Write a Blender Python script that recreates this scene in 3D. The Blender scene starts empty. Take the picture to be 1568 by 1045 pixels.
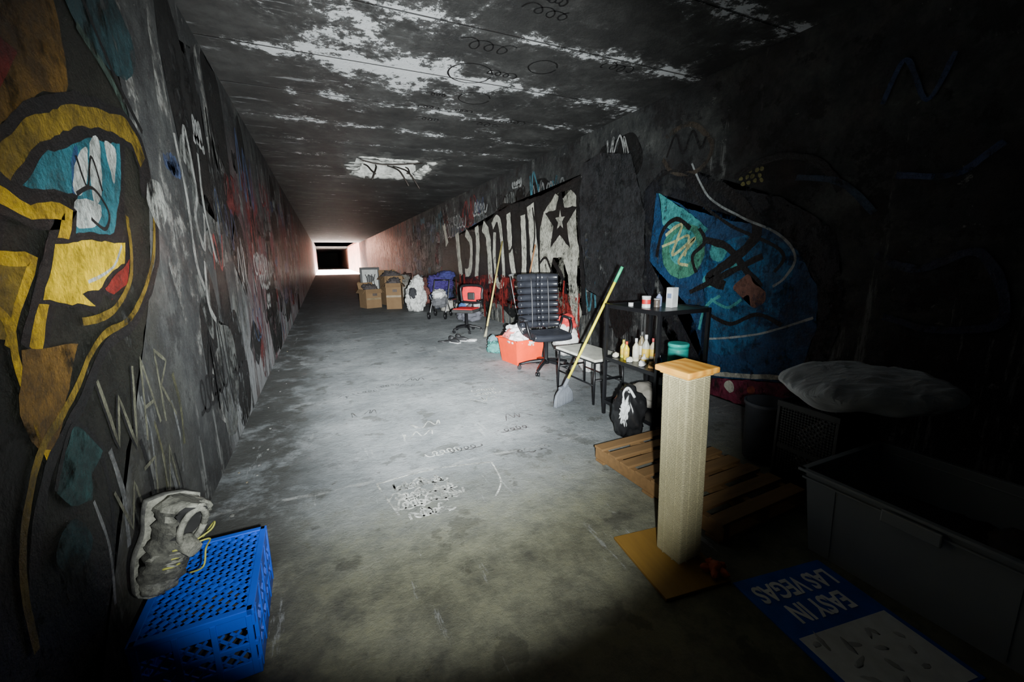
import bpy, bmesh, math, random
from mathutils import Vector, Matrix, noise as mn
random.seed(7)
SC=bpy.context.scene
LX,RX,CZ=-0.79,3.75,3.3
# ------------------------------------------------------------------ materials
class N:
    def __init__(s,name):
        s.m=bpy.data.materials.new(name); s.m.use_nodes=True; s.t=s.m.node_tree
        s.b=s.t.nodes['Principled BSDF']; s.tc=s.t.nodes.new('ShaderNodeTexCoord').outputs['Object']
    def put(s,sock,v):
        if isinstance(v,bpy.types.NodeSocket): s.t.links.new(v,sock)
        elif isinstance(v,(tuple,list)) and len(v)==3 and sock.type=='RGBA': sock.default_value=(*v,1)
        else: sock.default_value=v
    def mapv(s,sc=(1,1,1),loc=(0,0,0)):
        n=s.t.nodes.new('ShaderNodeMapping'); s.put(n.inputs[0],s.tc); n.inputs['Scale'].default_value=sc; n.inputs['Location'].default_value=loc; return n.outputs[0]
    def noise(s,scale,detail=6,rough=.6,vec=None,dist=0):
        n=s.t.nodes.new('ShaderNodeTexNoise'); s.put(n.inputs['Vector'],vec or s.tc); n.inputs['Scale'].default_value=scale
        n.inputs['Detail'].default_value=detail; n.inputs['Roughness'].default_value=rough; n.inputs['Distortion'].default_value=dist; return n.outputs[0]
    def wave(s,scale,dirn='X',dist=0):
        n=s.t.nodes.new('ShaderNodeTexWave'); n.bands_direction=dirn; s.put(n.inputs['Vector'],s.tc); n.inputs['Scale'].default_value=scale; n.inputs['Distortion'].default_value=dist; return n.outputs['Fac']
    def math(s,op,a,b=0.0,clamp=False):
        n=s.t.nodes.new('ShaderNodeMath'); n.operation=op; n.use_clamp=clamp; s.put(n.inputs[0],a); s.put(n.inputs[1],b); return n.outputs[0]
    def step(s,v,a,b,lo=0.,hi=1.):
        n=s.t.nodes.new('ShaderNodeMapRange'); n.interpolation_type='SMOOTHSTEP'
        s.put(n.inputs['Value'],v); n.inputs['From Min'].default_value=a; n.inputs['From Max'].default_value=b
        n.inputs['To Min'].default_value=lo; n.inputs['To Max'].default_value=hi; return n.outputs[0]
    def mix(s,f,a,b):
        n=s.t.nodes.new('ShaderNodeMix'); n.data_type='RGBA'; s.put(n.inputs[0],f); s.put(n.inputs[6],a); s.put(n.inputs[7],b); return n.outputs[2]
    def ramp(s,v,st):
        n=s.t.nodes.new('ShaderNodeValToRGB'); s.put(n.inputs[0],v); e=n.color_ramp.elements
        while len(e)<len(st): e.new(.5)
        for i,(p,c) in enumerate(st): e[i].position=p; e[i].color=(*c,1) if isinstance(c,tuple) else (c,c,c,1)
        return n.outputs[0]
    def xyz(s):
        n=s.t.nodes.new('ShaderNodeSeparateXYZ'); s.put(n.inputs[0],s.tc); return n.outputs
    def bump(s,h,st=.3,d=.02):
        n=s.t.nodes.new('ShaderNodeBump'); n.inputs['Strength'].default_value=st; n.inputs['Distance'].default_value=d; s.put(n.inputs['Height'],h); s.t.links.new(n.outputs[0],s.b.inputs['Normal'])
    def fin(s,col,rough=.7,metal=0.,**k):
        s.put(s.b.inputs['Base Color'],col); s.put(s.b.inputs['Roughness'],rough); s.b.inputs['Metallic'].default_value=metal
        for a,v in k.items(): s.put(s.b.inputs[a],v)
        return s.m
MC={}
def M(col,rough=.6,metal=0.,var=.25,scale=8.,name=None):
    key=(col,rough,metal,var,scale)
    if key in MC: return MC[key]
    n=N(name or 'mat_%d'%len(MC)); v=n.noise(scale,6)
    a=tuple(c*(1-var) for c in col); b=tuple(min(1,c*(1+var)) for c in col)
    n.bump(n.noise(scale*5,4),.15,.005)
    MC[key]=n.fin(n.ramp(v,[(.3,a),(.7,b)]),rough,metal); return MC[key]
def paint(col,wear=.6,soft=.05):
    """spray paint that has flaked off in places (transparent there: the wall shows)"""
    key=('p',col,wear,soft)
    if key in MC: return MC[key]
    n=N('spray_paint_%d'%len(MC)); a=n.noise(4.5,12,.74,dist=.3); b=n.noise(1.2,10,.75,n.mapv((1,5,.7)))
    f=n.step(n.math('ADD',n.math('MULTIPLY',a,.6),n.math('MULTIPLY',b,.4)),wear-soft,wear+soft)
    c=n.mix(n.step(n.noise(6,12,.78),.36,.60),tuple(x*.32 for x in col),col)
    n.bump(n.math('ADD',n.noise(6,12,.7),n.noise(30,8)),.7,.03); m=n.fin(c,.42)
    tr=n.t.nodes.new('ShaderNodeBsdfTransparent'); mx=n.t.nodes.new('ShaderNodeMixShader'); out=n.t.nodes['Material Output']
    n.put(mx.inputs[0],f); n.t.links.new(n.b.outputs[0],mx.inputs[1]); n.t.links.new(tr.outputs[0],mx.inputs[2]); n.t.links.new(mx.outputs[0],out.inputs[0])
    MC[key]=m; return m

def wall_mat(side):
    n=N('wall_paint_'+side); x,y,z=n.xyz()
    n1=n.noise(1.3,14,.74); n2=n.noise(5,12,.78,dist=.5)
    base=n.ramp(n1,[(.36,(.014,.015,.016)),(.48,(.033,.036,.038)),(.58,(.08,.085,.082)),(.70,(.19,.195,.185))])
    dr=n.noise(1.,12,.76,n.mapv((1,5.5,.6)))
    lowz=n.step(z,2.2,0.,0.,.08)
    f=n.step(n.math('ADD',dr,lowz),.60,.66)
    c=n.mix(n.math('MULTIPLY',f,.75),base,(.30,.31,.30))
    chip=n.step(n2,.62,.66); c=n.mix(n.math('MULTIPLY',chip,.6),c,(.42,.42,.40))
    dk=n.step(n.noise(2.6,12,.76,n.mapv((1,1,1),(5,3,1))),.52,.57); c=n.mix(n.math('MULTIPLY',dk,.88),c,(.011,.011,.012))
    if side=='left':
        m=n.math('MULTIPLY',n.step(y,4.5,7.),n.step(n.noise(.9,8,.7,n.mapv((1,2,.6))),.42,.54)); m=n.math('MULTIPLY',m,n.step(z,3.0,2.2))
        c=n.mix(n.math('MULTIPLY',m,.8),c,(.19,.035,.05))
        m2=n.math('MULTIPLY',n.step(z,1.5,.0),n.math('MULTIPLY',n.step(y,3.4,4.4),n.step(n.noise(1.6,12,.76,n.mapv((1,3,.6))),.44,.53)))
        c=n.mix(n.math('MULTIPLY',m2,.8),c,(.50,.52,.54))
        g_=n.math('MULTIPLY',n.step(y,3.1,2.2),n.step(n.noise(2.,10,.7),.42,.6)); c=n.mix(n.math('MULTIPLY',g_,.6),c,(.05,.047,.022))
    else:
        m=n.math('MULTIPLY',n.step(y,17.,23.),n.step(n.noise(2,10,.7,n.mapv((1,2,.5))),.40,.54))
        c=n.mix(n.math('MULTIPLY',m,.85),c,(.70,.30,.22))  # pink daylight glow on the distant stretch, painted into the wall colour
        m2=n.math('MULTIPLY',n.step(y,5.,6.),n.step(n.noise(1.9,12,.76,n.mapv((1,4,.8),(3,1,0))),.46,.55)); m2=n.math('MULTIPLY',m2,n.step(z,2.9,1.4))
        c=n.mix(n.math('MULTIPLY',m2,.65),c,(.30,.29,.25))
    n.bump(n.math('ADD',n.noise(7,14,.76),n.math('MULTIPLY',n.noise(1.2,4),1.5)),1.,.06)
    return n.fin(c,n.ramp(n2,[(.35,.30),(.65,.7)]))
def ceil_mat():
    n=N('ceiling_concrete'); x,y,z=n.xyz()
    n1=n.noise(1.6,14,.76)
    base=n.ramp(n1,[(.35,(.016,.016,.017)),(.5,(.038,.038,.037)),(.62,(.08,.08,.078)),(.75,(.17,.17,.16))])
    yd=n.math('ADD',y,n.math('MULTIPLY',n.math('SUBTRACT',n.noise(2.5,10,.75),.5),.5))
    pp=n.math('PINGPONG',n.math('SUBTRACT',yd,3.50),.485)
    prox=n.step(pp,.24,0.)
    dx=n.math('SUBTRACT',x,.75); dy=n.math('SUBTRACT',y,4.35)
    dd=n.math('SQRT',n.math('ADD',n.math('MULTIPLY',dx,n.math('MULTIPLY',dx,.6)),n.math('MULTIPLY',dy,dy)))
    blob=n.step(dd,1.3,.0)
    far=n.step(y,5.6,9.,0.,-.09)
    near=n.math('MULTIPLY',n.step(x,-.1,-.7),-.10)
    sm=n.noise(2.6,14,.72,dist=.2)
    fine=n.math('MULTIPLY',n.math('SUBTRACT',n.noise(16,10,.78),.5),.5)
    v=n.math('ADD',sm,n.math('MULTIPLY',prox,.13)); v=n.math('ADD',v,n.math('MULTIPLY',blob,.17)); v=n.math('ADD',n.math('ADD',v,far),near); v=n.math('ADD',v,fine)
    m=n.step(v,.64,.67)
    haze=n.step(v,.55,.66,0,.4); c=n.mix(haze,base,(.26,.26,.26))
    c=n.mix(m,c,(.92,.94,.96))
    pit=n.step(n.noise(9,10,.75),.60,.64); c=n.mix(n.math('MULTIPLY',pit,.6),c,(.05,.05,.05))
    line=n.step(n.math('PINGPONG',n.math('SUBTRACT',y,3.5),.485),.014,.005)
    c=n.mix(n.math('MULTIPLY',line,.85),c,(.01,.01,.01))
    hy=n.math('ABSOLUTE',n.math('MULTIPLY',n.math('SUBTRACT',y,9.2),.75)); hx=n.math('ABSOLUTE',n.math('SUBTRACT',x,1.42))
    hd=n.math('MAXIMUM',hx,hy)
    hm=n.step(n.math('ADD',hd,n.math('MULTIPLY',n.math('SUBTRACT',n.noise(3,12,.75),.5),1.6)),.93,.78)
    c=n.mix(n.math('MULTIPLY',hm,.45),c,(.24,.24,.225))
    sk=n.math('MULTIPLY',n.step(n.noise(1.,10,.75,n.mapv((1.2,7,1),(2,7,0))),.58,.64),n.step(x,1.2,.2)); c=n.mix(n.math('MULTIPLY',sk,.6),c,(.5,.51,.52))
    h=n.math('ADD',n.noise(11,14,.78),n.math('MULTIPLY',m,1.0)); h=n.math('SUBTRACT',h,n.math('MULTIPLY',line,2))
    n.bump(h,1.,.035)
    return n.fin(c,.6)
def floor_mat():
    n=N('floor_concrete'); x,y,z=n.xyz()
    n1=n.noise(1.0,14,.72); n2=n.noise(5,12,.76)
    base=n.ramp(n1,[(.34,(.15,.165,.175)),(.5,(.26,.28,.29)),(.66,(.40,.42,.435))])
    st=n.step(n2,.54,.62); c=n.mix(n.math('MULTIPLY',st,.5),base,(.11,.11,.11))
    sp=n.step(n.noise(11,8,.7),.61,.66); c=n.mix(n.math('MULTIPLY',sp,.55),c,(.07,.065,.05))
    near=n.math('MULTIPLY',n.step(y,2.9,1.7),.8); c=n.mix(near,c,n.ramp(n2,[(.36,(.075,.072,.038)),(.6,(.27,.265,.16))]))
    bl=n.step(n.noise(3.2,8,.6,n.mapv((1,1,1),(4,4,0))),.59,.63); c=n.mix(n.math('MULTIPLY',bl,.5),c,(.06,.058,.045))
    dirt=n.math('MULTIPLY',n.step(x,.05,-.5),n.step(n.noise(2.2,12,.76),.38,.52)); c=n.mix(n.math('MULTIPLY',dirt,.88),c,(.055,.055,.05))
    sc=n.step(n.noise(1.2,12,.78,n.mapv((6,.8,1))),.60,.64); c=n.mix(n.math('MULTIPLY',sc,.4),c,(.58,.60,.60))
    ln=n.step(n.math('ABSOLUTE',n.math('SUBTRACT',y,n.math('ADD',2.72,n.math('MULTIPLY',n.noise(2),.12)))),.03,.006)
    c=n.mix(n.math('MULTIPLY',ln,n.step(n2,.45,.6,0,.6)),c,(.5,.51,.5))
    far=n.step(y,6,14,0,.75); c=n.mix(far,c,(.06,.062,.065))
    vf=n.step(y,44,50,0,.9); c=n.mix(vf,c,(.6,.58,.55))  # daylit floor under the ceiling opening, brightness painted into the colour
    n.bump(n.math('ADD',n.noise(14,14,.78),n.math('MULTIPLY',n1,2)),.9,.025)
    return n.fin(c,n.ramp(n2,[(.3,.5),(.7,.85)]))
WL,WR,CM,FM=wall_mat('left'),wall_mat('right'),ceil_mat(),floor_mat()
# ------------------------------------------------------------------ mesh builder
def basis(dirv):
    z=Vector(dirv).normalized(); a=Vector((0,0,1)) if abs(z.z)<.95 else Vector((1,0,0))
    x=a.cross(z).normalized(); return x,z.cross(x),z
def cr(pts,closed=False,k=6):
    P=[Vector(p) for p in pts]; n=len(P); o=[]
    rng=range(n) if closed else range(n-1)
    for i in rng:
        if closed: a,b,c,d=P[i-1],P[i],P[(i+1)%n],P[(i+2)%n]
        else: a,b,c,d=P[max(i-1,0)],P[i],P[i+1],P[min(i+2,n-1)]
        for j in range(k):
            t=j/k; o.append(.5*((2*b)+(c-a)*t+(2*a-5*b+4*c-d)*t*t+(3*b-a-3*c+d)*t**3))
    if not closed: o.append(P[-1])
    return o
class B:
    def __init__(s): s.bm=bmesh.new(); s.mats=[]; s.T=Matrix.Identity(4)
    def mi(s,m):
        if m not in s.mats: s.mats.append(m)
        return s.mats.index(m)
    def v(s,p): return s.bm.verts.new(s.T@Vector(p))
    def face(s,vs,m,sm=False):
        try: f=s.bm.faces.new(vs)
        except ValueError: return
        f.material_index=s.mi(m); f.smooth=sm; return f
    def box(s,c,size,m,rot=None,bev=0.,taper=1.):
        R=Matrix.Identity(4) if rot is None else (rot if isinstance(rot,Matrix) else Matrix.Rotation(rot,4,'Z'))
        X,Y,Z=[q/2 for q in size]; t=bmesh.new(); vs=[]
        for dz in(-1,1):
            k=taper if dz<0 else 1
            for dx,dy in((-1,-1),(1,-1),(1,1),(-1,1)): vs.append(t.verts.new((dx*X*k,dy*Y*k,dz*Z)))
        for q in((0,3,2,1),(4,5,6,7),(0,1,5,4),(1,2,6,5),(2,3,7,6),(3,0,4,7)): t.faces.new([vs[i] for i in q])
        if bev>0: bmesh.ops.bevel(t,geom=t.edges[:],offset=bev,segments=2,affect='EDGES',profile=.5)
        s.merge(t,Matrix.Translation(c)@R,m,False)
    def merge(s,t,mat,m,sm):
        mp={}
        for v in t.verts: mp[v]=s.v(mat@v.co)
        for f in t.faces: s.face([mp[v] for v in f.verts],m,sm)
        t.free()
    def bar(s,a,b,w,h,m):
        a,b=Vector(a),Vector(b); x,y,z=basis(b-a); L=(b-a).length
        R=Matrix((x,y,z)).transposed().to_4x4(); s.box((a+b)/2,(w,h,L),m,R)
    def tube(s,pts,r,m,seg=8,smooth=True,k=0,cap=True):
        P=[Vector(p) for p in pts]
        if k: P=cr(P,k=k)
        n=len(P); rr=r if isinstance(r,(list,tuple)) else [r]*n
        if len(rr)!=n: rr=[rr[0]+(rr[-1]-rr[0])*i/(n-1) for i in range(n)]
        d0=(P[1]-P[0]).normalized(); x,y,z=basis(d0); rings=[]
        for i,p in enumerate(P):
            d=(P[min(i+1,n-1)]-P[max(i-1,0)]).normalized()
            x=(x-d*x.dot(d)).normalized(); y=d.cross(x)
            rings.append([s.v(p+(x*math.cos(2*math.pi*j/seg)+y*math.sin(2*math.pi*j/seg))*rr[i]) for j in range(seg)])
        for i in range(n-1):
            for j in range(seg): s.face([rings[i][j],rings[i][(j+1)%seg],rings[i+1][(j+1)%seg],rings[i+1][j]],m,smooth)
        if cap: s.face(rings[0][::-1],m); s.face(rings[-1],m)
    def lathe(s,c,prof,m,seg=20,smooth=True):
        c=Vector(c); rings=[[s.v(c+Vector((r*math.cos(2*math.pi*j/seg),r*math.sin(2*math.pi*j/seg),z))) for j in range(seg)] for r,z in prof]
        for i in range(len(rings)-1):
            mm=m[i] if isinstance(m,list) else m
            for j in range(seg): s.face([rings[i][j],rings[i][(j+1)%seg],rings[i+1][(j+1)%seg],rings[i+1][j]],mm,smooth)
        m0=m[0] if isinstance(m,list) else m; m1=m[-1] if isinstance(m,list) else m
        s.face(rings[0][::-1],m0); s.face(rings[-1],m1)
    def lump(s,c,size,m,seed=0,amp=.25,fr=3.,sub=4,flat=None,rot=0.,folds=.0):
        t=bmesh.new(); bmesh.ops.create_icosphere(t,subdivisions=sub,radius=1)
        off=Vector((seed*7.3,seed*3.1,seed*1.7))
        for v in t.verts:
            d=v.co.normalized(); a=1+amp*mn.noise(d*fr*.5+off)+amp*.5*mn.noise(d*fr*1.4+off)
            if folds: a+=folds*(1-abs(mn.noise(d*fr*1.8+off*2))*4)
            p=d*a
            if flat is not None and p.z<flat: p.z=flat+(p.z-flat)*.1
            v.co=Vector((p.x*size[0],p.y*size[1],p.z*size[2]))
        s.merge(t,Matrix.Translation(c)@Matrix.Rotation(rot,4,'Z'),m,True)
    def lattice(s,o,u,v,U,V,sp,w,th,m):
        o,u,v=Vector(o),Vector(u),Vector(v); nn=u.cross(v)
        for sg in(1,-1):
            c=-max(U,V)-U
            while c<U+V+max(U,V):
                pts=[]
                for a in(0,U):
                    b=c+sg*a
                    if 0<=b<=V: pts.append((a,b))
                for b in(0,V):
                    a=(b-c)*sg
                    if 0<a<U: pts.append((a,b))
                if len(pts)>=2:
                    A,Bq=pts[0],pts[1]
                    A3=o+u*A[0]+v*A[1]; B3=o+u*Bq[0]+v*Bq[1]
                    if (A3-B3).length>.01:
                        dd=(B3-A3).normalized(); sd=dd.cross(nn)
                        R=Matrix((sd,nn,dd)).transposed().to_4x4()
                        s.box((A3+B3)/2,(w,th,(B3-A3).length),m,R)
                c+=sp
    def fin(s,name,loc=(0,0,0),rot=0.,parent=None,solid=False):
        me=bpy.data.meshes.new(name); bmesh.ops.recalc_face_normals(s.bm,faces=s.bm.faces[:]) if not solid else None
        s.bm.to_mesh(me); s.bm.free()
        for m in s.mats: me.materials.append(m)
        o=bpy.data.objects.new(name,me); SC.collection.objects.link(o); o.location=loc
        o.rotation_euler=rot if isinstance(rot,(tuple,list)) else (0,0,rot)
        if parent: o.parent=parent
        return o
# ------------------------------------------------------------------ room shell
YE=120; Y0=-6; ym=(YE+Y0)/2; yl=YE-Y0
b=B(); b.box(((LX-.15),ym,CZ/2),(.3,yl,CZ+.6),WL); b.fin('wall_left')
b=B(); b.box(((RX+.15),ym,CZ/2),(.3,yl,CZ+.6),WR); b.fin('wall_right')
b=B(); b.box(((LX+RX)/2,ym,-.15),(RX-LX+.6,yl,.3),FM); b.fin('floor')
HX0,HX1,HY0,HY1=.72,2.12,8.3,10.1
b=B(); cx=(LX+RX)/2; W=RX-LX
white_conc=M((.45,.45,.42),.9,0,.6,5.); dark_conc=M((.03,.03,.03),.9,0,.3,5.)
b.box((cx,(-6+HY0)/2,CZ+.15),(W,HY0+6,.3),CM); b.box((cx,(HY1+48)/2,CZ+.15),(W,48-HY1,.3),CM); b.box((cx,(72+YE)/2,CZ+.15),(W,YE-72,.3),CM)
b.box(((LX+HX0)/2,(HY0+HY1)/2,CZ+.15),(HX0-LX,HY1-HY0,.3),CM); b.box(((RX+HX1)/2,(HY0+HY1)/2,CZ+.15),(RX-HX1,HY1-HY0,.3),CM)
b.fin('ceiling')
b=B() # broken manhole shaft
hx=(HX0+HX1)/2; hy=(HY0+HY1)/2
b.box((hx,HY1-.02,CZ+.17),(HX1-HX0,.08,.34),white_conc); b.box((hx,HY1-.02,CZ+.5),(HX1-HX0,.08,.32),dark_conc); b.box((hx,HY0+.02,CZ+.45),(HX1-HX0,.08,.3),dark_conc)  # lit far face and shaded recess put into pale and dark concrete colours
b.box((HX0,hy,CZ+.45),(.08,HY1-HY0,.3),dark_conc); b.box((HX1,hy,CZ+.45),(.08,HY1-HY0,.3),dark_conc)
b.box((hx,hy,CZ+.65),(HX1-HX0+.2,HY1-HY0+.2,.1),dark_conc)
for i in range(44):
    a=random.random()*4; t=a%1
    p=[(HX0+t*(HX1-HX0),HY0),(HX1,HY0+t*(HY1-HY0)),(HX0+t*(HX1-HX0),HY1),(HX0,HY0+t*(HY1-HY0))][int(a)]
    b.lump((p[0],p[1],CZ+.03),(.07+.09*random.random(),.05+.08*random.random(),.04+.03*random.random()),white_conc,i,.5,3,2)
steel=M((.05,.04,.035),.6,.6)
for x0,dx,dz in((1.0,.1,-.1),(1.25,-.15,-.22),(1.5,.22,-.3),(1.62,.3,-.34),(1.9,-.1,-.05)):
    b.tube([(x0,HY1-.02,CZ+.25),(x0+dx*.3,HY1-.5,CZ+.12),(x0+dx*.7,HY1-.8,CZ-.02),(x0+dx*1.3,HY1-.9,CZ+dz)],.016,steel,6,k=4)
for yy in(8.8,9.3): b.tube([(HX0,yy,CZ+.2),(1.3,yy+.05,CZ+.12),(HX1,yy,CZ+.2)],.014,steel,6,k=4)
b.fin('ceiling_hatch')
b=B(); b.box((cx,YE,CZ/2),(W+.6,.3,CZ+.6),dark_conc); b.fin('wall_end')
b=B(); b.box((cx,-6.1,CZ/2),(W+.6,.3,CZ+.6),dark_conc); b.fin('wall_back')
# ------------------------------------------------------------------ graffiti
class G:
    def __init__(s,f): s.b=B(); s.f=f; s.l=1
    def jit(s,p,amp=.016):
        q=Vector((p.x*7,p.y*7,s.l)); r_=Vector((p.x*23,p.y*23,s.l))
        return (p.x+amp*(mn.noise(q)+.6*mn.noise(r_)),p.y+amp*(mn.noise(q+Vector((9,9,9)))+.6*mn.noise(r_+Vector((9,9,9)))))
    def poly(s,pts,m,smooth=True,layer=None):
        l=layer or s.l; s.l+=.6
        P=cr([(*p,0) for p in pts],True,5) if smooth else [Vector((*p,0)) for p in pts]
        Q=[]
        for i in range(len(P)):
            a,c=P[i],P[(i+1)%len(P)]; k=max(1,int((c-a).length/.035))
            for j in range(k): Q.append(a+(c-a)*j/k)
        P=[Vector((*s.jit(p),0)) for p in Q]
        t=bmesh.new(); vs=[t.verts.new(p) for p in P]; f=t.faces.new(vs); bmesh.ops.triangulate(t,faces=[f],ngon_method='EAR_CLIP')
        mp={v:s.b.v(s.f(v.co.x,v.co.y,l)) for v in t.verts}
        for f in t.faces: s.b.face([mp[v] for v in f.verts],m)
        t.free()
    def stroke(s,pts,w,m,smooth=True,taper=False,layer=None):
        l=layer or s.l; s.l+=.6
        P=cr([(*p,0) for p in pts],False,8) if smooth else [Vector((*p,0)) for p in pts]
        if not smooth:
            Q=[]
            for i in range(len(P)-1):
                k=max(1,int((P[i+1]-P[i]).length/.04)); Q+=[P[i]+(P[i+1]-P[i])*j/k for j in range(k)]
            P=Q+[P[-1]]
        n=len(P); A=[]
        for i,p in enumerate(P):
            d=(P[min(i+1,n-1)]-P[max(i-1,0)]).normalized(); q=Vector((-d.y,d.x,0)); ww=w/2*(1 if not taper else .35+.65*math.sin(math.pi*(i+.5)/n))
            ww*=1+.25*mn.noise(Vector((p.x*9,p.y*9,s.l)))
            a=p+q*ww; c=p-q*ww; j_=min(.012,w*.18); a=s.jit(a,j_); c=s.jit(c,j_)
            A.append((s.b.v(s.f(a[0],a[1],l)),s.b.v(s.f(c[0],c[1],l))))
        for i in range(n-1): s.b.face([A[i][0],A[i+1][0],A[i+1][1],A[i][1]],m)
    def disc(s,c,r,m,e=1.):
        s.poly([(c[0]+r*math.cos(a*math.pi/6),c[1]+r*e*math.sin(a*math.pi/6)) for a in range(12)],m,True)
cz_=lambda c:max(.008,min(3.285,c))
fL=lambda a,c,l:(LX+.0003*l,a,cz_(c)); fR=lambda a,c,l:(RX-.0003*l,a,cz_(c))
fF=lambda a,c,l:(a,c,.0005*l); fC=lambda a,c,l:(a,c,CZ-.0008*l)
fL2=lambda a,c,l:(LX+.0042+.0003*l,a,cz_(c)); fR2=lambda a,c,l:(RX-.0042-.0003*l,a,cz_(c))
cm=lambda s:[tuple(int(q)/100 for q in p.split(',')) for p in s.split()]
def tag(g,a,c,sz,m,w,n=6,tall=1.,loop=False):
    if loop:
        P=[]; ph=random.random()*6
        for i in range(n*5):
            t=i/5; P.append((a+t*sz*.28+sz*.22*math.cos(t*4.2+ph),c+sz*.4*tall*math.sin(t*4.2+ph)*(.6+.5*mn.noise(Vector((t,a,c))))))
        g.stroke(P,w,m); return
    x=a; P=[]
    for i in range(n): P.append((x+random.uniform(-.3,.3)*sz,c+(sz*.5*tall if i%2 else -sz*.5*tall)*random.uniform(.5,1.2))); x+=sz*.38*random.uniform(.4,1.2)
    g.stroke(P,w,m)
BLK=paint((.007,.007,.008),.66); YEL=paint((.66,.42,.006),.60); OLV=paint((.24,.16,.012),.57); BYEL=paint((.92,.62,.004),.66)
OCH=paint((.17,.09,.012),.56); TEAL=paint((.022,.17,.22),.60); WHT=paint((.56,.60,.57),.565); RED=paint((.28,.018,.012),.58)
SMG=paint((.20,.21,.20),.50); SMW=paint((.38,.38,.36),.465); SMK=paint((.012,.012,.012),.54); SMR=paint((.22,.04,.04),.49)
g=G(fL)
for i in range(70):
    y=random.uniform(2.6,15); z=random.uniform(.2,3.0); w=random.uniform(.12,.5)*(1+.05*y); h_=random.uniform(.2,.8)
    m_=random.choice([SMG,SMW,SMK,SMK,SMK,SMR if y>5.0 else SMG])
    g.poly([(y+w*math.cos(a*math.pi/4)*random.uniform(.6,1.2),max(.03,min(3.25,z+h_*math.sin(a*math.pi/4)*random.uniform(.6,1.2)))) for a in range(8)],m_); g.l=1+(i%24)*.25
tagm=[paint((.50,.51,.50),.575),paint((.010,.010,.011),.62),paint((.24,.25,.25),.565),paint((.34,.05,.05),.565),BLK,paint((.09,.13,.26),.565)]
for i in range(120):
    y=random.uniform(2.8,18); tag(g,y,random.uniform(.5,2.9),random.uniform(.12,.5)*(1+.05*y),random.choice(tagm),random.uniform(.015,.06),random.randint(4,8),random.choice([1,1.6]),random.random()<.5)
    g.l=7+(i%20)*.25
TW=paint((.45,.46,.44),.60)
g.stroke(cm('360,215 372,240 380,200 366,180 378,160 392,185'),.055,TW); g.stroke(cm('345,230 352,190 350,150 362,130'),.05,TW); g.stroke(cm('400,230 396,190 410,150'),.055,TW); g.stroke(cm('372,150 365,120 380,105'),.05,TW)
g.b.fin('graffiti_tags')
g=G(fL2)
g.poly(cm('90,6 150,6 175,40 200,70 228,100 262,140 280,185 268,225 262,262 220,320 90,320'),paint((.014,.015,.010),.575),False)
WAR=paint((.20,.20,.14),.585)
for i in range(12):
    y0=1.75+i*.085; z_=.50+.22*math.sin(i*1.3); g.stroke([(y0,z_+.2),(y0+.03,z_),(y0-.01,z_-.2)],.016+.008*(i%3),[tagm[2],BLK,tagm[2],paint((.13,.13,.07),.55)][i%4])
g.stroke(cm('192,108 198,80 205,98 212,74 222,106'),.032,BLK,False); g.stroke(cm('193,108 199,80 206,98 213,74 223,106'),.020,WAR,False)
g.stroke(cm('224,72 232,108 242,74'),.020,WAR,False); g.stroke(cm('227,86 239,86'),.016,WAR,False)
g.stroke(cm('248,72 249,108 262,100 250,90 264,70'),.020,WAR,False)
g.stroke(cm('188,66 196,46 204,62 210,42'),.018,WAR,False); g.stroke(cm('215,62 228,62 222,40'),.018,WAR,False); g.stroke(cm('236,60 236,36 246,60 250,36'),.018,WAR,False)
g.poly(cm('150,262 187,262 214,250 216,213 197,205 173,188 150,178'),OCH)
g.poly(cm('160,215 182,213 187,212 177,200 165,190'),RED)
g.poly(cm('224,250 255,275 292,262 285,240 249,234'),paint((.02,.06,.07),.54))
g.stroke(cm('232,240 262,225 275,205'),.04,paint((.06,.10,.08),.55)); g.stroke(cm('220,300 236,262 262,232 285,215'),.03,BLK)
g.stroke(cm('140,150 155,163 168,175 184,187 206,198 237,207 267,210 278,199 276,180'),.17,BLK); g.stroke(cm('140,150 155,163 168,175 184,187 206,198 237,207 267,210 278,199'),.10,OLV)
g.poly(cm('170,171 189,187 223,201 257,204 248,181 234,158 194,156 203,172 185,170'),BLK); g.poly(cm('174,173 189,183 223,197 253,201 244,181 230,162 198,160 206,174 185,173'),TEAL,False)
g.poly(cm('207,188 212,191 208,176 203,175'),paint((.02,.08,.2),.6))
g.poly(cm('212,190 220,192 212,176 204,175'),WHT); g.poly(cm('224,195 232,197 224,176 216,175'),WHT); g.poly(cm('205,172 222,172 214,163 200,163'),WHT); g.poly(cm('236,197 246,198 238,182'),WHT)
g.stroke(cm('205,174 218,178 228,170 222,163 212,166'),.015,BLK); g.stroke(cm('210,188 214,178 222,190 226,178'),.013,BLK)
g.stroke(cm('150,172 166,168 176,165 197,167 187,155 174,141 162,125'),.11,BLK,False); g.stroke(cm('150,172 166,168 176,165 197,167 187,155 174,141 162,125'),.05,YEL,False)
g.poly(cm('182,158 245,162 238,148 209,139 202,131 166,139'),BLK,False); g.poly(cm('184,156 238,159 234,150 209,141 194,139 201,134 172,139'),BYEL,False)
g.stroke(cm('200,143 222,148 234,157'),.012,WHT)
g.poly(cm('211,140 240,151 233,142 215,135'),RED,False); g.stroke(cm('209,139 225,136 243,150 241,162'),.022,BLK)
g.poly(cm('140,151 160,151 172,151 159,138 152,130 140,132'),OLV,False); g.stroke(cm('140,153 160,151 172,151 159,138 152,128'),.035,YEL,False)
g.stroke(cm('148,140 154,135 154,123 156,104 158,92'),.035,YEL)
g.poly(cm('157,126 184,123 176,113 160,95 154,98 150,110'),OCH,False)
g.stroke(cm('283,178 272,150 237,126 203,118 178,103 159,94 146,80 138,62'),.045,BLK)
g.stroke(cm('280,174 266,150 233,128 199,122 174,107 155,98 142,83 136,69 134,50'),.028,OLV)
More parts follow.
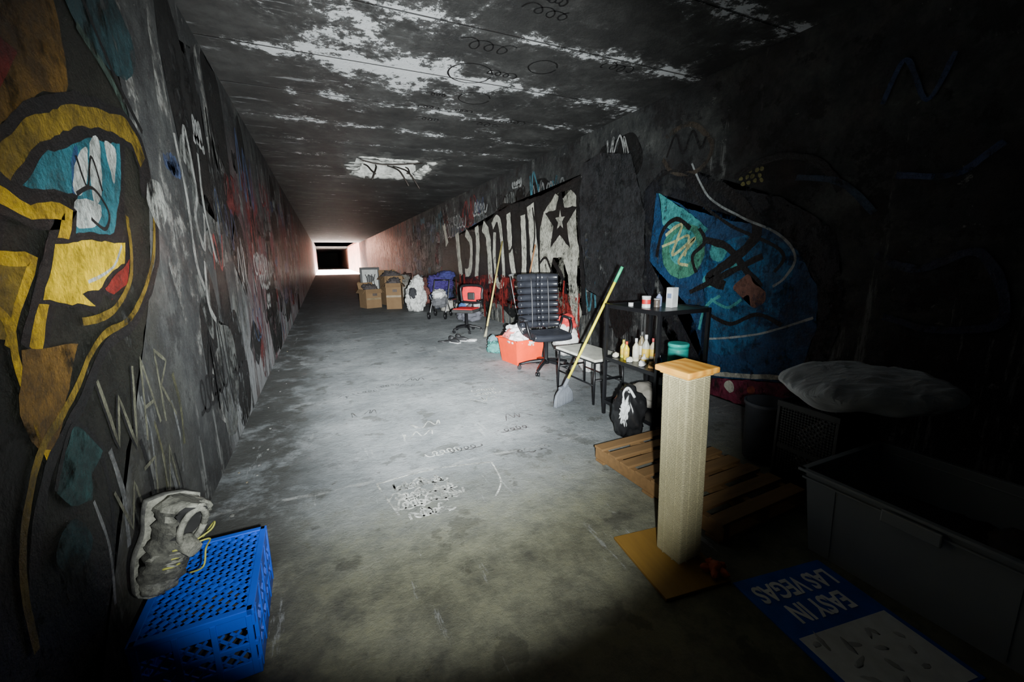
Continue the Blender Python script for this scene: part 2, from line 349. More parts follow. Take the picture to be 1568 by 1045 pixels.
g.stroke(cm('245,170 238,145 213,131 190,130'),.03,OLV)
g.poly(cm('156,84 164,92 172,99 180,92 186,84 176,80 172,72 162,76'),paint((.02,.075,.075),.55),False); g.stroke(cm('156,84 172,99 186,84'),.018,BLK)
g.poly(cm('150,66 160,72 168,62 160,54'),paint((.015,.05,.055),.52))
g.poly(cm('273,179 280,190 298,192 299,175 288,166 281,169'),paint((.42,.43,.40),.545))
g.b.fin('graffiti_mural')
g=G(fR)
for i in range(70):
    y=random.uniform(4.2,24); z=random.uniform(.3,3.0); w=random.uniform(.15,.5)*(1+.05*y); h_=random.uniform(.15,.6)
    g.poly([(y+w*math.cos(a*math.pi/4)*random.uniform(.6,1.2),max(.03,min(3.25,z+h_*math.sin(a*math.pi/4)*random.uniform(.6,1.2)))) for a in range(8)],random.choice([SMG,SMW,SMK,SMK,SMR if y>12 else SMK])); g.l=1+(i%24)*.25
for i in range(120):
    y=random.uniform(4.3,24); tag(g,y,random.choice([random.uniform(.5,1.3),random.uniform(2.3,3.0),random.uniform(.6,2.8)]),random.uniform(.15,.5)*(1+.03*y),random.choice(tagm+[paint((.08,.25,.32),.565)]),random.uniform(.02,.06),random.randint(4,8),1.2,random.random()<.5)
    g.l=7+(i%20)*.25
g.b.fin('graffiti_tags')
BLU=paint((.010,.075,.20),.575); BLU2=paint((.02,.16,.36),.53); TL=paint((.08,.45,.46),.575); TG=paint((.08,.33,.22),.575); CRM=paint((.74,.73,.62),.585); WBK=paint((.60,.59,.50),.555); PNK=paint((.22,.02,.06),.57)
g=G(fR2)
g.poly(cm('432,228 400,250 350,240 300,215 250,200 205,170 190,110 200,50 220,2 330,2 360,60 420,110 436,160'),paint((.010,.012,.018),.53),False)
g.poly(cm('406,225 350,200 300,185 259,176 234,156 212,124 208,90 216,54 225,36 309,20 345,94 412,145'),BLU,False)
g.poly(cm('330,150 290,168 255,165 235,148 240,100 270,60 310,50 322,100'),BLU2)
g.poly(cm('402,224 350,196 327,179 347,163 393,187'),TL,False); g.disc((3.60,1.56),.31,TG); g.disc((3.6,1.6),.2,TL)
g.disc((3.12,1.55),.10,TL); g.disc((2.9,1.42),.07,TL); g.disc((3.2,1.25),.08,TL)
g.stroke(cm('400,150 392,180 372,192 350,180'),.05,BLK); g.stroke(cm('338,180 330,165 345,150 338,132'),.045,BLK)
SCR=paint((.75,.78,.40),.62); g.stroke(cm('387,175 363,185 374,152 343,170 364,145 350,140'),.035,SCR); g.stroke(cm('392,162 370,168 352,172 356,150'),.03,SCR)
g.stroke(cm('372,252 340,222 311,216 271,175 296,145 320,128 300,120'),.10,BLK); g.stroke(cm('332,168 300,158 282,140 262,120'),.07,BLK); g.stroke(cm('345,110 300,132 262,150'),.06,BLK)
g.stroke(cm('355,249 330,212 293,189 249,168 233,148 240,131 250,122'),.022,paint((.42,.45,.45),.58)); g.stroke(cm('365,235 335,203 296,178 255,160 243,148 250,135'),.03,BLK)
g.poly(cm('290,119 276,132 268,124 256,116 258,104 268,100 272,112 280,110'),paint((.24,.11,.08),.56))
g.stroke(cm('314,62 260,76 212,98'),.02,paint((.5,.55,.55),.58)); g.stroke(cm('320,90 290,82 262,95 238,88'),.04,BLK); g.stroke(cm('316,105 295,98 280,108'),.03,TL); g.stroke(cm('328,70 322,95 305,110'),.035,TL)
g.stroke(cm('312,24 270,32 222,42'),.045,CRM)
g.poly(cm('312,2 306,20 222,37 226,2'),PNK,False); g.disc((2.85,.17),.06,CRM); g.disc((2.6,.2),.04,paint((.4,.08,.04),.6))
for i in range(3):
    for j in range(4): g.disc((2.72+j*.06+.03*(i%2),2.18+i*.05),.02,paint((.25,.23,.07),.58))
g.stroke(cm('300,225 262,236 225,225 205,200'),.06,BLK); g.stroke(cm('240,215 205,205 180,180'),.05,paint((.02,.05,.10),.6))
g.stroke(cm('185,255 175,280 160,250 150,275'),.03,paint((.03,.06,.16),.57)); g.stroke(cm('170,205 140,200 120,215'),.04,paint((.03,.06,.16),.57)); g.stroke(cm('175,150 150,140 120,150 105,110 135,100 165,105'),.05,paint((.02,.03,.07),.56))
g.stroke(cm('396,285 360,290 330,262 345,240 380,244 398,262'),.05,paint((.07,.055,.04),.56)); g.stroke(cm('392,262 380,284 368,262 356,282 344,262 338,272'),.03,BLK); g.stroke(cm('410,240 380,246 352,236'),.03,BLK)
g.b.fin('graffiti_mural')
g=G(fR2)
GRY=paint((.035,.037,.041),.56)
g.poly(cm('1420,200 1250,215 1000,235 850,262 700,262 571,275 560,200 548,60 700,40 1000,70 1420,90'),paint((.012,.012,.013),.60),False)
def star(c,r,m,k=.42):
    g.poly([(c[0]+(r if i%2==0 else r*k)*math.sin(i*math.pi/5),c[1]+(r if i%2==0 else r*k)*math.cos(i*math.pi/5)) for i in range(10)],m,False)
g.poly(cm('704,205 690,232 668,244 650,258 622,246 600,258 584,246 582,200 572,160 578,110 560,60 572,38 592,60 604,120 622,150 655,150 690,60 705,90'),WBK,False)
LT=[('1377,259 1360,225 1347,195',.3),('1234,225 1222,160 1205,100',.34),('1150,222 1105,190 1120,120 1165,110',.24),('1057,232 1050,180 1068,100',.28),('1010,230 975,200 961,90',.28),('945,225 915,240 895,215 880,110 915,90 935,150 930,210',.17),('850,245 838,160 815,100 782,85 772,150 778,235',.22),('745,250 728,160 715,40',.30)]
for s_,w in LT: g.stroke(cm(s_),w+.14,BLK)
for s_,w in LT: g.stroke(cm(s_),w,CRM)
g.stroke(cm('690,120 665,60 640,30'),.26,CRM); g.stroke(cm('655,145 618,110 596,40'),.10,BLK)
star((6.32,2.12),.56,BLK); star((6.32,2.12),.17,WBK)
g.poly(cm('563,290 520,296 455,280 424,202 420,140 426,95 480,84 548,100 562,160 572,200 574,250'),GRY,False)
g.stroke(cm('870,170 845,165 830,175'),.06,BLK); g.stroke(cm('705,140 680,150 655,120'),.05,BLK); g.stroke(cm('735,245 725,200 732,160'),.05,BLK); g.stroke(cm('800,235 790,170 800,120'),.05,BLK)
RDR=paint((.34,.03,.025),.53)
g.poly(cm('1250,78 1050,105 925,115 760,98 640,92 575,85 580,40 800,42 1200,45'),paint((.28,.03,.025),.485),False)
for i in range(20):
    y0=5.7+i*.36+random.uniform(-.1,.1); z0=random.uniform(.8,1.15); g.stroke([(y0,z0),(y0+.02,z0-.25),(y0,.01 if i%3==0 else z0-random.uniform(.4,.6))],random.uniform(.05,.18),RDR)
g.b.fin('graffiti_lettering')
g=G(fC)
for i in range(12):
    y=random.uniform(2.9,6); x=random.uniform(1.0,2.8); tag(g,x,y,random.uniform(.14,.34),BLK,.014,5,1,True); g.l=1+(i%10)*.5
for c_,r_ in(((1.5,4.3),.22),((1.75,4.9),.18),((2.1,3.9),.14)):
    g.stroke([(c_[0]+r_*math.cos(a),c_[1]+r_*math.sin(a)) for a in [i*.6 for i in range(11)]],.016,BLK)
g.b.fin('ceiling_graffiti')
g=G(fF); FW=paint((.66,.67,.63),.55)
for k_,(x0,y0,n_,sz) in enumerate([(.28,2.62,9,.12),(.26,2.50,10,.13),(.26,2.40,10,.13),(.34,2.27,7,.10)]):
    for q in range(2): tag(g,x0+.03*q,y0-.015*q,sz*(1-.1*q),FW,.014,n_+2,1,q==1); g.l=1+(q+3*k_)*.3
g.stroke(cm('20,272 60,276 102,268'),.018,FW); g.stroke(cm('102,268 98,240 86,222'),.012,FW); g.stroke(cm('20,272 24,250 28,230'),.012,FW)
for i in range(16): tag(g,random.uniform(-.1,1.5),random.uniform(2.7,5.5),.14,paint((.11,.11,.11),.50) if i%3 else FW,.011,7,1,i%2==0)
g.b.fin('floor_graffiti')
# ------------------------------------------------------------------ milk crate
BL=M((.010,.075,.55),.38,0,.12,6.,'crate_plastic')
b=B(); cw,cl,ch=.36,.53,.275
def rimrect(b,z,hh,w,l,th,m):
    for sx in(-1,1): b.box((sx*(w/2-th/2),0,z),(th,l,hh),m,bev=.003)
    for sy in(-1,1): b.box((0,sy*(l/2-th/2),z),(w-.01,th,hh),m,bev=.003)
rimrect(b,ch-.012,.024,cw,cl,.026,BL); rimrect(b,ch-.045,.05,cw-.004,cl-.004,.008,BL); rimrect(b,.03,.06,cw,cl,.012,BL); rimrect(b,.13,.02,cw,cl,.01,BL)
b.lattice((-cw/2+.02,-cl/2+.02,ch-.008),(1,0,0),(0,1,0),cw-.04,cl-.04,.050,.0105,.010,BL)
for sx in(-1,1):
    b.lattice((sx*(cw/2-.006),-cl/2+.03,.05),(0,1,0),(0,0,1),cl-.06,.18,.05,.009,.006,BL)
    for k in range(5): b.box((sx*(cw/2-.004),-cl/2+.03+k*(cl-.06)/4,.14),(.014,.018,.26),BL,bev=.002)
for sy in(-1,1):
    b.lattice((-cw/2+.02,sy*(cl/2-.006),.05),(1,0,0),(0,0,1),cw-.04,.15,.05,.009,.006,BL)
    for k in range(4): b.box((-cw/2+.02+k*(cw-.04)/3,sy*(cl/2-.004),.13),(.018,.014,.25),BL,bev=.002)
b.fin('milk_crate',(-.525,1.80,0),.03)
# ------------------------------------------------------------------ shoe
def grime(name,a,c_,sc):
    n=N(name); n.bump(n.noise(sc*3,8,.7),.6,.01); return n.fin(n.ramp(n.noise(sc,10,.75),[(.38,a),(.6,c_)]),.85)
b=B(); SG=grime('shoe_fabric',(.03,.03,.027),(.12,.12,.10),22); SL=grime('shoe_overlay',(.07,.07,.06),(.26,.26,.22),26); SD=M((.010,.010,.010),.9); LC=M((.30,.30,.05),.7); SO=grime('shoe_sole',(.03,.03,.03),(.11,.11,.10),18)
Ls=.33; nS=34; nR=28
def wv(t): return .5*(.062+.048*math.sin(min(1,t*1.5)*math.pi*.62)*1.0 - .018*math.exp(-((t-.62)/.15)**2))*(max(0,min(1,t/.06))**.5)*(max(0,min(1,(1-t)/.05))**.5)*2*.62
def hv(t): return .045+.055*max(0,min(1,(t-.12)/.4))+.045*max(0,min(1,(t-.5)/.3))
rings=[]
for i in range(nS):
    t=.004+.992*i/(nS-1); w=wv(t)+.004; hh=hv(t)*(max(.05,min(1,t/.08))**.5)
    ring=[]
    for j in range(nR):
        a=2*math.pi*j/nR; ca,sa=math.cos(a),math.sin(a)
        dent=.03*max(0,1-((t-.76)/.17)**2)*max(0,sa-.7)*4
        x=w*(abs(ca)**.75)*(1 if ca>0 else -1)*(1-.35*max(0,sa)); z=.028+hh*(.5+.5*(abs(sa)**.8)*(1 if sa>0 else -1))-dent*1.6
        wr=.014*mn.noise(Vector((t*12,ca*3,sa*3)))+.008*mn.noise(Vector((t*30,ca*6,sa*6))); ring.append(b.v((x+wr,t*Ls,z+wr)))
    rings.append(ring)
for i in range(nS-1):
    for j in range(nR):
        t=i/nS; a=j/nR; top=(.12<a<.38); m=SG
        if top and t>.60 and t<.92: m=SD
        elif t<.16 or t>.86 or ((.02<a<.1 or .4<a<.48) and mn.noise(Vector((t*9,a*5,1)))>0): m=SL
        b.face([rings[i][j],rings[i][(j+1)%nR],rings[i+1][(j+1)%nR],rings[i+1][j]],m,True)
b.face(rings[0],SG); b.face(rings[-1][::-1],SG)
so=[(wv(.004+.992*i/23)*1.12+.006,(.004+.992*i/23)*Ls*1.03-.006) for i in range(24)]
lo=[(w,y) for w,y in so]+[(-w,y) for w,y in so[::-1]]
r0=[b.v((x*.96,y,0)) for x,y in lo]; r1=[b.v((x*1.03,y,.018)) for x,y in lo]; r2=[b.v((x,y,.036)) for x,y in lo]
for A_,B_ in((r0,r1),(r1,r2)):
    for i in range(len(lo)): b.face([A_[i],A_[(i+1)%len(lo)],B_[(i+1)%len(lo)],B_[i]],SO,True)
b.face(r0[::-1],SO); b.face(r2,SL)
for i in range(9): b.box((0,.02+i*.036,-.004),(.085-.01*(i%2),.016,.01),SD)
b.tube([(.0,Ls*.60,.125),(0.005,Ls*.57,.155),(0.01,Ls*.55,.175)],[.030,.024],SL,10,k=3)
cl_=[(.034*math.cos(a),Ls*.77+.065*math.sin(a)*.9,.155+.014*math.sin(a)) for a in [i*math.pi/8 for i in range(17)]]; b.tube(cl_,.010,SL,8)
for i in range(7):
    y=Ls*(.28+i*.05); z=.028+hv(.28+i*.05)+.004; b.tube([(-.028,y,z-.012),(0,y+.006,z+.003),(.028,y+.012,z-.012)],.0035,LC if i%2 else SL,6,k=3); b.tube([(.028,y,z-.012),(0,y+.006,z+.004),(-.028,y+.012,z-.012)],.0035,SL,6,k=3)
b.tube([(.02,Ls*.58,.15),(.06,Ls*.6,.16),(.08,Ls*.45,.12),(.07,Ls*.3,.14),(.06,Ls*.2,.09)],.003,LC,6,k=5); b.tube([(.0,Ls*.58,.15),(.05,Ls*.7,.17),(.07,Ls*.75,.15),(.075,Ls*.55,.1)],.003,LC,6,k=5)
o=b.fin('hiking_shoe')
Y_=Vector((.24,.20,.93)).normalized(); Z_=Vector((.66,-.74,0)); Z_=(Z_-Y_*Z_.dot(Y_)).normalized(); X_=Y_.cross(Z_)
mm=Matrix((X_,Y_,Z_)).transposed().to_4x4(); mm.translation=(-.700,1.77,.292); o.matrix_world=mm@Matrix.Scale(1.12,4)
# ------------------------------------------------------------------ post
n=N('wrapped_rope'); wv_=n.wave(42,'Z',1.6); c=n.mix(n.noise(9,10,.7),(.44,.39,.21),(.72,.66,.40)); n.bump(n.math('ADD',wv_,n.math('MULTIPLY',n.noise(45,8,.7),1.5)),.8,.010); ROPE=n.fin(n.mix(n.math('MULTIPLY',wv_,.45),c,(.34,.29,.14)),.9)
n=N('cap_wood'); OW=n.fin(n.mix(n.wave(6,'X',6),(.48,.20,.022),(.66,.33,.05)),.5)
n=N('pallet_wood'); PW=n.fin(n.mix(n.noise(2,10,.7,n.mapv((1.2,12,12))),(.08,.045,.018),(.30,.165,.06)),.8)
n=N('cardboard'); CB=n.fin(n.mix(n.noise(5,8),(.14,.08,.038),(.24,.15,.075)),.9)
n=N('plywood'); PLY=n.fin(n.mix(n.noise(2,10,.7,n.mapv((8,1,1))),(.15,.08,.014),(.32,.175,.03)),.7)
b=B(); ph=.95
b.box((0,0,ph/2),(.150,.150,ph),ROPE,bev=.008)
for sx in(-1,1):
    for k in(-.030,.030):
        b.box((sx*.075,k,ph/2),(.006,.007,ph-.002),ROPE,bev=.002); b.box((k,sx*.075,ph/2),(.007,.006,ph-.002),ROPE,bev=.002)
b.box((0,0,ph+.006),(.165,.165,.012),OW,bev=.003); b.box((0,0,ph+.025),(.20,.20,.028),OW,bev=.006)
b.fin('wooden_post',(1.53,1.36,.018),(0,math.radians(-2.2),.03))
b=B(); b.box((0,0,.008),(.36,.44,.016),PLY,bev=.003); b.fin('plywood_board',(1.455,1.35,0),-.12)
b=B(); TOY=M((.45,.10,.04),.6)
b.lump((0,0,.03),(.035,.03,.03),TOY,3,.2)
for i in range(5):
    a=i*1.256; b.lump((.04*math.cos(a),.04*math.sin(a),.022),(.026,.018,.02),TOY,i,.3,sub=3,rot=a)
b.fin('stuffed_toy',(1.575,1.175,.018))
# ------------------------------------------------------------------ pallet
b=B()
for x in(-.34,0,.34): b.box((x,0,.06),(.045,1.08,.085),PW,bev=.003)
for i in range(8): b.box((0,-.49+i*.140,.112),(.74+.01*(i%3),.088,.018),PW,rot=random.uniform(-.012,.012),bev=.002)
for y in(-.48,0,.48): b.box((0,y,.0095),(.74,.09,.017),PW,bev=.002)
b.fin('wooden_pallet',(2.13,1.86,0),.04)
# ------------------------------------------------------------------ sign
b=B(); SB=M((.02,.09,.48),.4); SW=M((.70,.72,.74),.45,0,.12,14.)
b.box((0,0,.004),(.52,.62,.008),SB,bev=.001); b.box((.0,-.15,.0085),(.47,.30,.002),SW)
INK=M((.42,.43,.45),.5)
for i in range(14): b.lump((-.19+.38*((i*37)%14)/14,-.04-.22*((i*23)%11)/11,.0092),(.02+.01*(i%3),.012,.0012),INK,i,.5,3,2,rot=i*.7)
sg=b.fin('yard_sign',(1.82,.76,0),-.14)
SWT=M((.9,.92,.95),.5)
for i,(tx,yy) in enumerate([('EASY IN',.045),('LAS VEGAS',.165)]):
    t=bpy.data.curves.new('lettering_%d'%i,'FONT'); t.body=tx; t.size=.125; t.extrude=.001; t.align_x='CENTER'; t.offset=.003; t.materials.append(SWT)
    ob=bpy.data.objects.new('lettering_%d'%i,t); SC.collection.objects.link(ob); ob.parent=sg; ob.location=(0,yy+.09,.0095); ob.rotation_euler=(0,0,math.pi); ob.scale=(.72,1,1)
# ------------------------------------------------------------------ tote
n=N('tote_plastic'); TP=n.fin(n.mix(n.noise(3,5),(.22,.24,.26),(.32,.34,.37)),.3)
b=B(); tw,tl,th=.70,.86,.44
def openbox(b,w,l,h,tp,th,m,bot=True):
    o0=[(-w/2*tp,-l/2*tp),(w/2*tp,-l/2*tp),(w/2*tp,l/2*tp),(-w/2*tp,l/2*tp)]; o1=[(x/tp,y/tp) for x,y in o0]
    sh=lambda p,k:(p[0]-k*(1 if p[0]>0 else -1),p[1]-k*(1 if p[1]>0 else -1))
    A=[b.v((*p,0)) for p in o0]; Bo=[b.v((*p,h)) for p in o1]; C=[b.v((*sh(p,th),h)) for p in o1]; D=[b.v((*sh(p,th),th)) for p in o0]
    for P,Q in((A,Bo),(Bo,C),(C,D)):
        for i in range(4): b.face([P[i],P[(i+1)%4],Q[(i+1)%4],Q[i]],m)
    b.face(A[::-1],m); b.face(D,m)
openbox(b,tw,tl,th,.90,.006,TP); rimrect(b,th-.004,.014,tw+.05,tl+.05,.03,TP); rimrect(b,th-.045,.01,tw+.02,tl+.02,.022,TP)
for sy in(-1,1):
    b.tube([(-.12,sy*(tl/2+.02),th-.02),(-.11,sy*(tl/2+.045),th-.06),(.11,sy*(tl/2+.045),th-.06),(.12,sy*(tl/2+.02),th-.02)],.012,TP,8,k=3)
for sx in(-1,1):
    for y in(-.3,.3): b.bar((sx*tw/2*.905,y,.02),(sx*tw/2*.985,y,th-.05),.02,.01,TP)
    b.box((sx*(tw/2+.02),.0,th-.05),(.02,.2,.06),TP,bev=.006)
b.lump((0,.05,.16),(.27,.33,.14),M((.03,.03,.035),.9),5,.25,folds=.04); b.lump((.1,-.2,.22),(.16,.14,.1),M((.08,.07,.06),.9),6,.3)
b.fin('storage_tote',(2.49,.72,0),0)
b=B(); HB=M((.018,.018,.02),.45); hw,hl,hh=.42,.36,.60
rimrect(b,hh-.02,.04,hw,hl,.018,HB); rimrect(b,.03,.06,hw-.02,hl-.02,.01,HB); rimrect(b,.30,.03,hw-.012,hl-.012,.008,HB); b.box((0,0,.01),(hw-.03,hl-.03,.015),HB)
for sx in(-1,1): b.lattice((sx*(hw/2-.01),-hl/2+.01,.05),(0,1,0),(0,0,1),hl-.02,hh-.08,.034,.011,.005,HB)
for sy in(-1,1): b.lattice((-hw/2+.01,sy*(hl/2-.01),.05),(1,0,0),(0,0,1),hw-.02,hh-.08,.034,.011,.005,HB)
for sx in(-1,1):
    for sy in(-1,1): b.box((sx*(hw/2-.012),sy*(hl/2-.012),hh/2),(.02,.02,hh),HB,bev=.004)
b.lump((0,0,.28),(.15,.13,.22),M((.5,.5,.52),.9),9,.2,folds=.05)
b.fin('laundry_hamper',(2.78,1.42,0))
n=N('pillow_fabric'); n.bump(n.noise(5,6,.6,n.mapv((1,3.5,1)),dist=.6),.6,.04); PF=n.fin(n.mix(n.noise(4,6),(.74,.76,.80),(.88,.90,.94)),.9)
b=B(); t=bmesh.new(); bmesh.ops.create_icosphere(t,subdivisions=6,radius=1)
for v in t.verts:
    p=v.co; e=.6; f=lambda q:abs(q)**e*(1 if q>0 else -1)
    x,y=f(p.x),f(p.y); k=max(abs(x),abs(y)); z=(p.z)*(1-.45*k**4)
    wr=.10*mn.noise(Vector((x*1.4,y*1.4,7)))
    ed=1+.03*mn.noise(Vector((x*3,y*3,2)))
    v.co=Vector((x*.42*ed,y*.26*ed,z*.115+wr*.25*(1-k**6)+.015*mn.noise(Vector((x*3,y*3,0)))+.010*(1-abs(mn.noise(Vector((x*3,y*8,5)))*3))*(p.z>0)))
b.merge(t,Matrix.Identity(4),PF,True); b.fin('pillow',(2.83,1.27,.735),(.03,.0,-.62))
b=B(); b.lathe((0,0,0),[(.10,0),(.13,.02),(.145,.42),(.155,.43),(.155,.455),(.14,.455),(.13,.06)],M((.07,.075,.09),.45),24); b.fin('trash_can',(2.88,1.86,0))
# ------------------------------------------------------------------ shelf
b=B(); BK=M((.012,.012,.014),.35,.3); W_,D_,H_=.56,.70,1.08
for sx in(-1,1):
    for sy in(-1,1): b.box((sx*(W_/2-.014),sy*(D_/2-.014),H_/2),(.028,.028,H_),BK,bev=.002)
for z in(.13,.56,H_-.02):
    b.box((0,0,z+.006),(W_-.02,D_-.02,.012),BK)
    for sx in(-1,1): b.box((sx*(W_/2-.012),0,z),(.02,D_-.03,.035),BK,bev=.002)
    for sy in(-1,1): b.box((0,sy*(D_/2-.012),z),(W_-.03,.02,.035),BK,bev=.002)
b.fin('shelf_rack',(2.645,2.80,0),0)
def bottle(name,loc,r,h,col,cap=(.8,.8,.8),neck=.35,label=None):
    b=B(); m=M(col,.35); c_=M(cap,.4); lb=M(label,.5) if label else m
    b.lathe((0,0,0),[(r*.92,0),(r,h*.03),(r,h*.18),(r*1.01,h*.181),(r*1.01,h*.5),(r,h*.501),(r,h*.62),(r*neck,h*.8),(r*neck,h*.84),(r*neck*1.2,h*.84),(r*neck*1.15,h)],[m,m,m,lb,m,m,m,m,c_,c_],16); b.fin(name,loc)
def can(name,loc,r,h,col,lid,label=None):
    b=B(); m=M(col,.35); l=M(lid,.4); lb=M(label,.5) if label else m
    b.lathe((0,0,0),[(r,0),(r*1.02,h*.02),(r,h*.04),(r,h*.3),(r*1.005,h*.31),(r*1.005,h*.7),(r,h*.71),(r,h*.84),(r*1.05,h*.84),(r*1.05,h*.97),(r*.98,h)],[m,m,m,m,lb,m,m,l,l,l],20); b.fin(name,loc)
zt=1.073
b=B(); b.box((0,0,.085),(.085,.06,.17),M((.75,.77,.77),.5),bev=.003); b.box((0,0,.171),(.06,.045,.002),M((.4,.42,.44),.5)); b.box((-.0435,0,.10),(.001,.04,.04),M((.2,.25,.4),.5)); b.fin('paper_carton',(2.70,2.67,zt),.2)
can('soup_can',(2.50,2.76,zt),.036,.10,(.72,.7,.68),(.7,.7,.7),(.6,.03,.03)); can('soup_can',(2.60,2.74,zt),.026,.075,(.1,.08,.07),(.3,.3,.3))
bottle('spray_bottle',(2.66,2.78,zt),.025,.13,(.25,.3,.5),(.05,.05,.05)); can('soup_can',(2.47,2.92,zt),.022,.03,(.6,.6,.6),(.5,.5,.5))
zm=.573
can('coffee_tin',(2.76,2.62,zm),.085,.19,(.02,.46,.38),(.03,.55,.46),(.015,.32,.28))
for i,(x,y,r_,h_,c_,cp) in enumerate([(2.47,2.95,.026,.17,(.85,.6,.02),(.8,.1,.04)),(2.51,2.87,.03,.21,(.7,.66,.5),(.8,.8,.8)),(2.56,2.80,.032,.25,(.5,.5,.45),(.8,.8,.8)),(2.60,2.90,.03,.26,(.25,.2,.12),(.1,.1,.1)),(2.50,3.03,.028,.17,(.75,.7,.1),(.7,.6,.1)),(2.60,2.70,.025,.14,(.6,.05,.04),(.7,.7,.7)),(2.68,2.84,.03,.2,(.5,.42,.3),(.6,.1,.1)),(2.55,2.62,.022,.10,(.1,.2,.6),(.7,.7,.7)),(2.50,2.75,.024,.09,(.75,.7,.6),(.6,.6,.6)),(2.68,3.0,.03,.2,(.3,.3,.28),(.6,.6,.6))]):
    bottle('condiment_bottle',(x,y,zm),r_,h_,c_,cp,label=(.7,.68,.6) if i%2 else (.75,.5,.05))
for i,(x,y) in enumerate([(2.435,2.86),(2.46,2.61),(2.63,2.53),(2.44,3.06),(2.435,2.70),(2.51,2.51)]):
    b=B(); b.lump((0,0,.022),(.032,.026,.028),M([(.7,.68,.6),(.55,.3,.1),(.7,.15,.1),(.75,.7,.6),(.7,.7,.7),(.6,.55,.4)][i],.6),i,.35,sub=3,flat=-.75); b.fin('food_packet',(x,y,zm))
b=B(); b.lump((0,0,.1),(.18,.24,.1),M((.25,.23,.2),.9),4,.35,folds=.05,flat=-.9); b.fin('cloth_bundle',(2.66,2.82,.15))
b=B(); GB=M((.012,.012,.013),.3); b.lump((0,0,.22),(.125,.135,.22),GB,8,.25,4,folds=.06,flat=-.9)
b.lump((-.02,-.02,.43),(.06,.05,.05),GB,3,.3,4,3)
WP=M((.6,.62,.62),.5); b.tube([(-.10,-.06,.36),(-.13,-.08,.44),(-.09,-.09,.48),(-.04,-.11,.40)],[.006,.012],WP,8,k=5); b.lump((-.105,-.08,.28),(.045,.02,.10),WP,5,.7,5,4,folds=.12)
b.fin('garbage_bag',(2.215,2.585,0))
# broom
b=B(); YH=M((.85,.72,.008),.4); GH=M((.02,.45,.2),.4); BR=M((.11,.12,.14),.8)
p0=Vector((2.19,3.55,.20)); p1=Vector((2.60,3.22,1.41)); dv=(p1-p0); b.tube([p0-dv*.02,p0+dv*.88],.0135,YH,10); b.tube([p0+dv*.88,p1],.015,GH,10)
b.tube([p0-dv*.06,p0+dv*.06],[.022,.018],BR,10)
for i in range(11):
    s_=(i-5)/5; base=p0-dv*.02+Vector((.05*s_,.02*s_,-.01)); tip=Vector((2.155+.13*s_,3.52+.06*s_,.003)); b.tube([base,(base+tip)/2+Vector((.02*s_,0,.02)),tip],[.014,.024],BR,8,k=3)
    for j in range(4): b.tube([base,(tip+Vector((random.uniform(-.02,.02),random.uniform(-.02,.02),0)))],.003,BR,4)
b.box(p0-dv*.03,(.14,.04,.05),BR,rot=.4,bev=.01)
b.fin('broom')
# bench stool
b=B(); SS=M((.66,.65,.57),.6)
b.box((0,0,.47),(.42,.76,.03),SS,bev=.01); b.box((0,0,.448),(.40,.74,.018),BK)
for sx in(-1,1):
    for sy in(-1,1): b.tube([(sx*.18,sy*.34,.44),(sx*.19,sy*.35,.0)],.013,BK,8)
    b.tube([(sx*.185,-.34,.2),(sx*.185,.34,.2)],.009,BK,8)
for sy in(-1,1): b.tube([(-.185,sy*.345,.25),(.185,sy*.345,.25)],.009,BK,8)
b.fin('bench_stool',(2.61,3.73,0),.02)
# ------------------------------------------------------------------ office chairs
def base5(b,m,r=.30):
    b.lathe((0,0,.09),[(.045,0),(.05,.05),(.03,.07),(.028,.32)],m,12)
    for i in range(5):
        a=i*2*math.pi/5+.3; x,y=math.cos(a),math.sin(a)
        b.tube([(x*.03,y*.03,.13),(x*r*.6,y*r*.6,.11),(x*r,y*r,.075)],[.028,.016],m,8,k=3)
        b.tube([(x*r-y*.022,y*r+x*.022,.03),(x*r-y*.006,y*r+x*.006,.03)],.029,m,12); b.tube([(x*r+y*.022,y*r-x*.022,.03),(x*r+y*.006,y*r-x*.006,.03)],.029,m,12)
        b.tube([(x*r,y*r,.03),(x*r,y*r,.08)],.01,m,6)
b=B(); LE=M((.016,.017,.022),.30); CHR=M((.05,.05,.055),.35,.5)
base5(b,BK,.36)
b.box((0,.0,.44),(.3,.3,.04),BK,bev=.01)
for i in range(6): b.tube([(-.25,-.24+i*.085,.50),(-.15,-.24+i*.085,.485),(.15,-.24+i*.085,.485),(.25,-.24+i*.085,.50)],.048,LE,12,k=4)
for i in range(8):
    z=.59+i*.092; y=.27+.02*math.sin(i*.5)+.012*i; r_=.050 if i<7 else .060
    for sx in(-1,1):
        b.tube([(sx*.285,y-.035,z),(sx*.2,y-.005,z),(sx*.03,y+.01,z)],[r_*.8,r_],LE,12,k=4)
    b.tube([(-.035,y+.010,z),(.035,y+.010,z)],r_*.93,LE,10)
for sx in(-1,1):
    b.tube([(sx*.13,.20,.42),(sx*.13,.34,.55),(sx*.13,.37,.9),(sx*.13,.39,1.22)],.014,CHR,8,k=4)
    b.tube([(sx*.12,.215,.56),(sx*.12,.235,.9),(sx*.12,.285,1.24)],.008,CHR,8,k=4)
    b.tube([(sx*.25,.22,.47),(sx*.31,.24,.6),(sx*.31,.15,.70),(sx*.31,-.08,.69),(sx*.30,-.15,.58),(sx*.26,-.15,.46)],.016,BK,8,k=5)
    b.box((sx*.31,.03,.705),(.05,.26,.03),LE,bev=.01)
b.fin('office_chair',(2.65,4.80,0),-.15)
b=B(); RD=M((.70,.012,.02),.6); base5(b,BK,.30)
b.box((0,0,.45),(.48,.46,.07),M((.03,.03,.03),.8),bev=.03); b.box((0,.0,.49),(.42,.40,.02),RD,bev=.008)
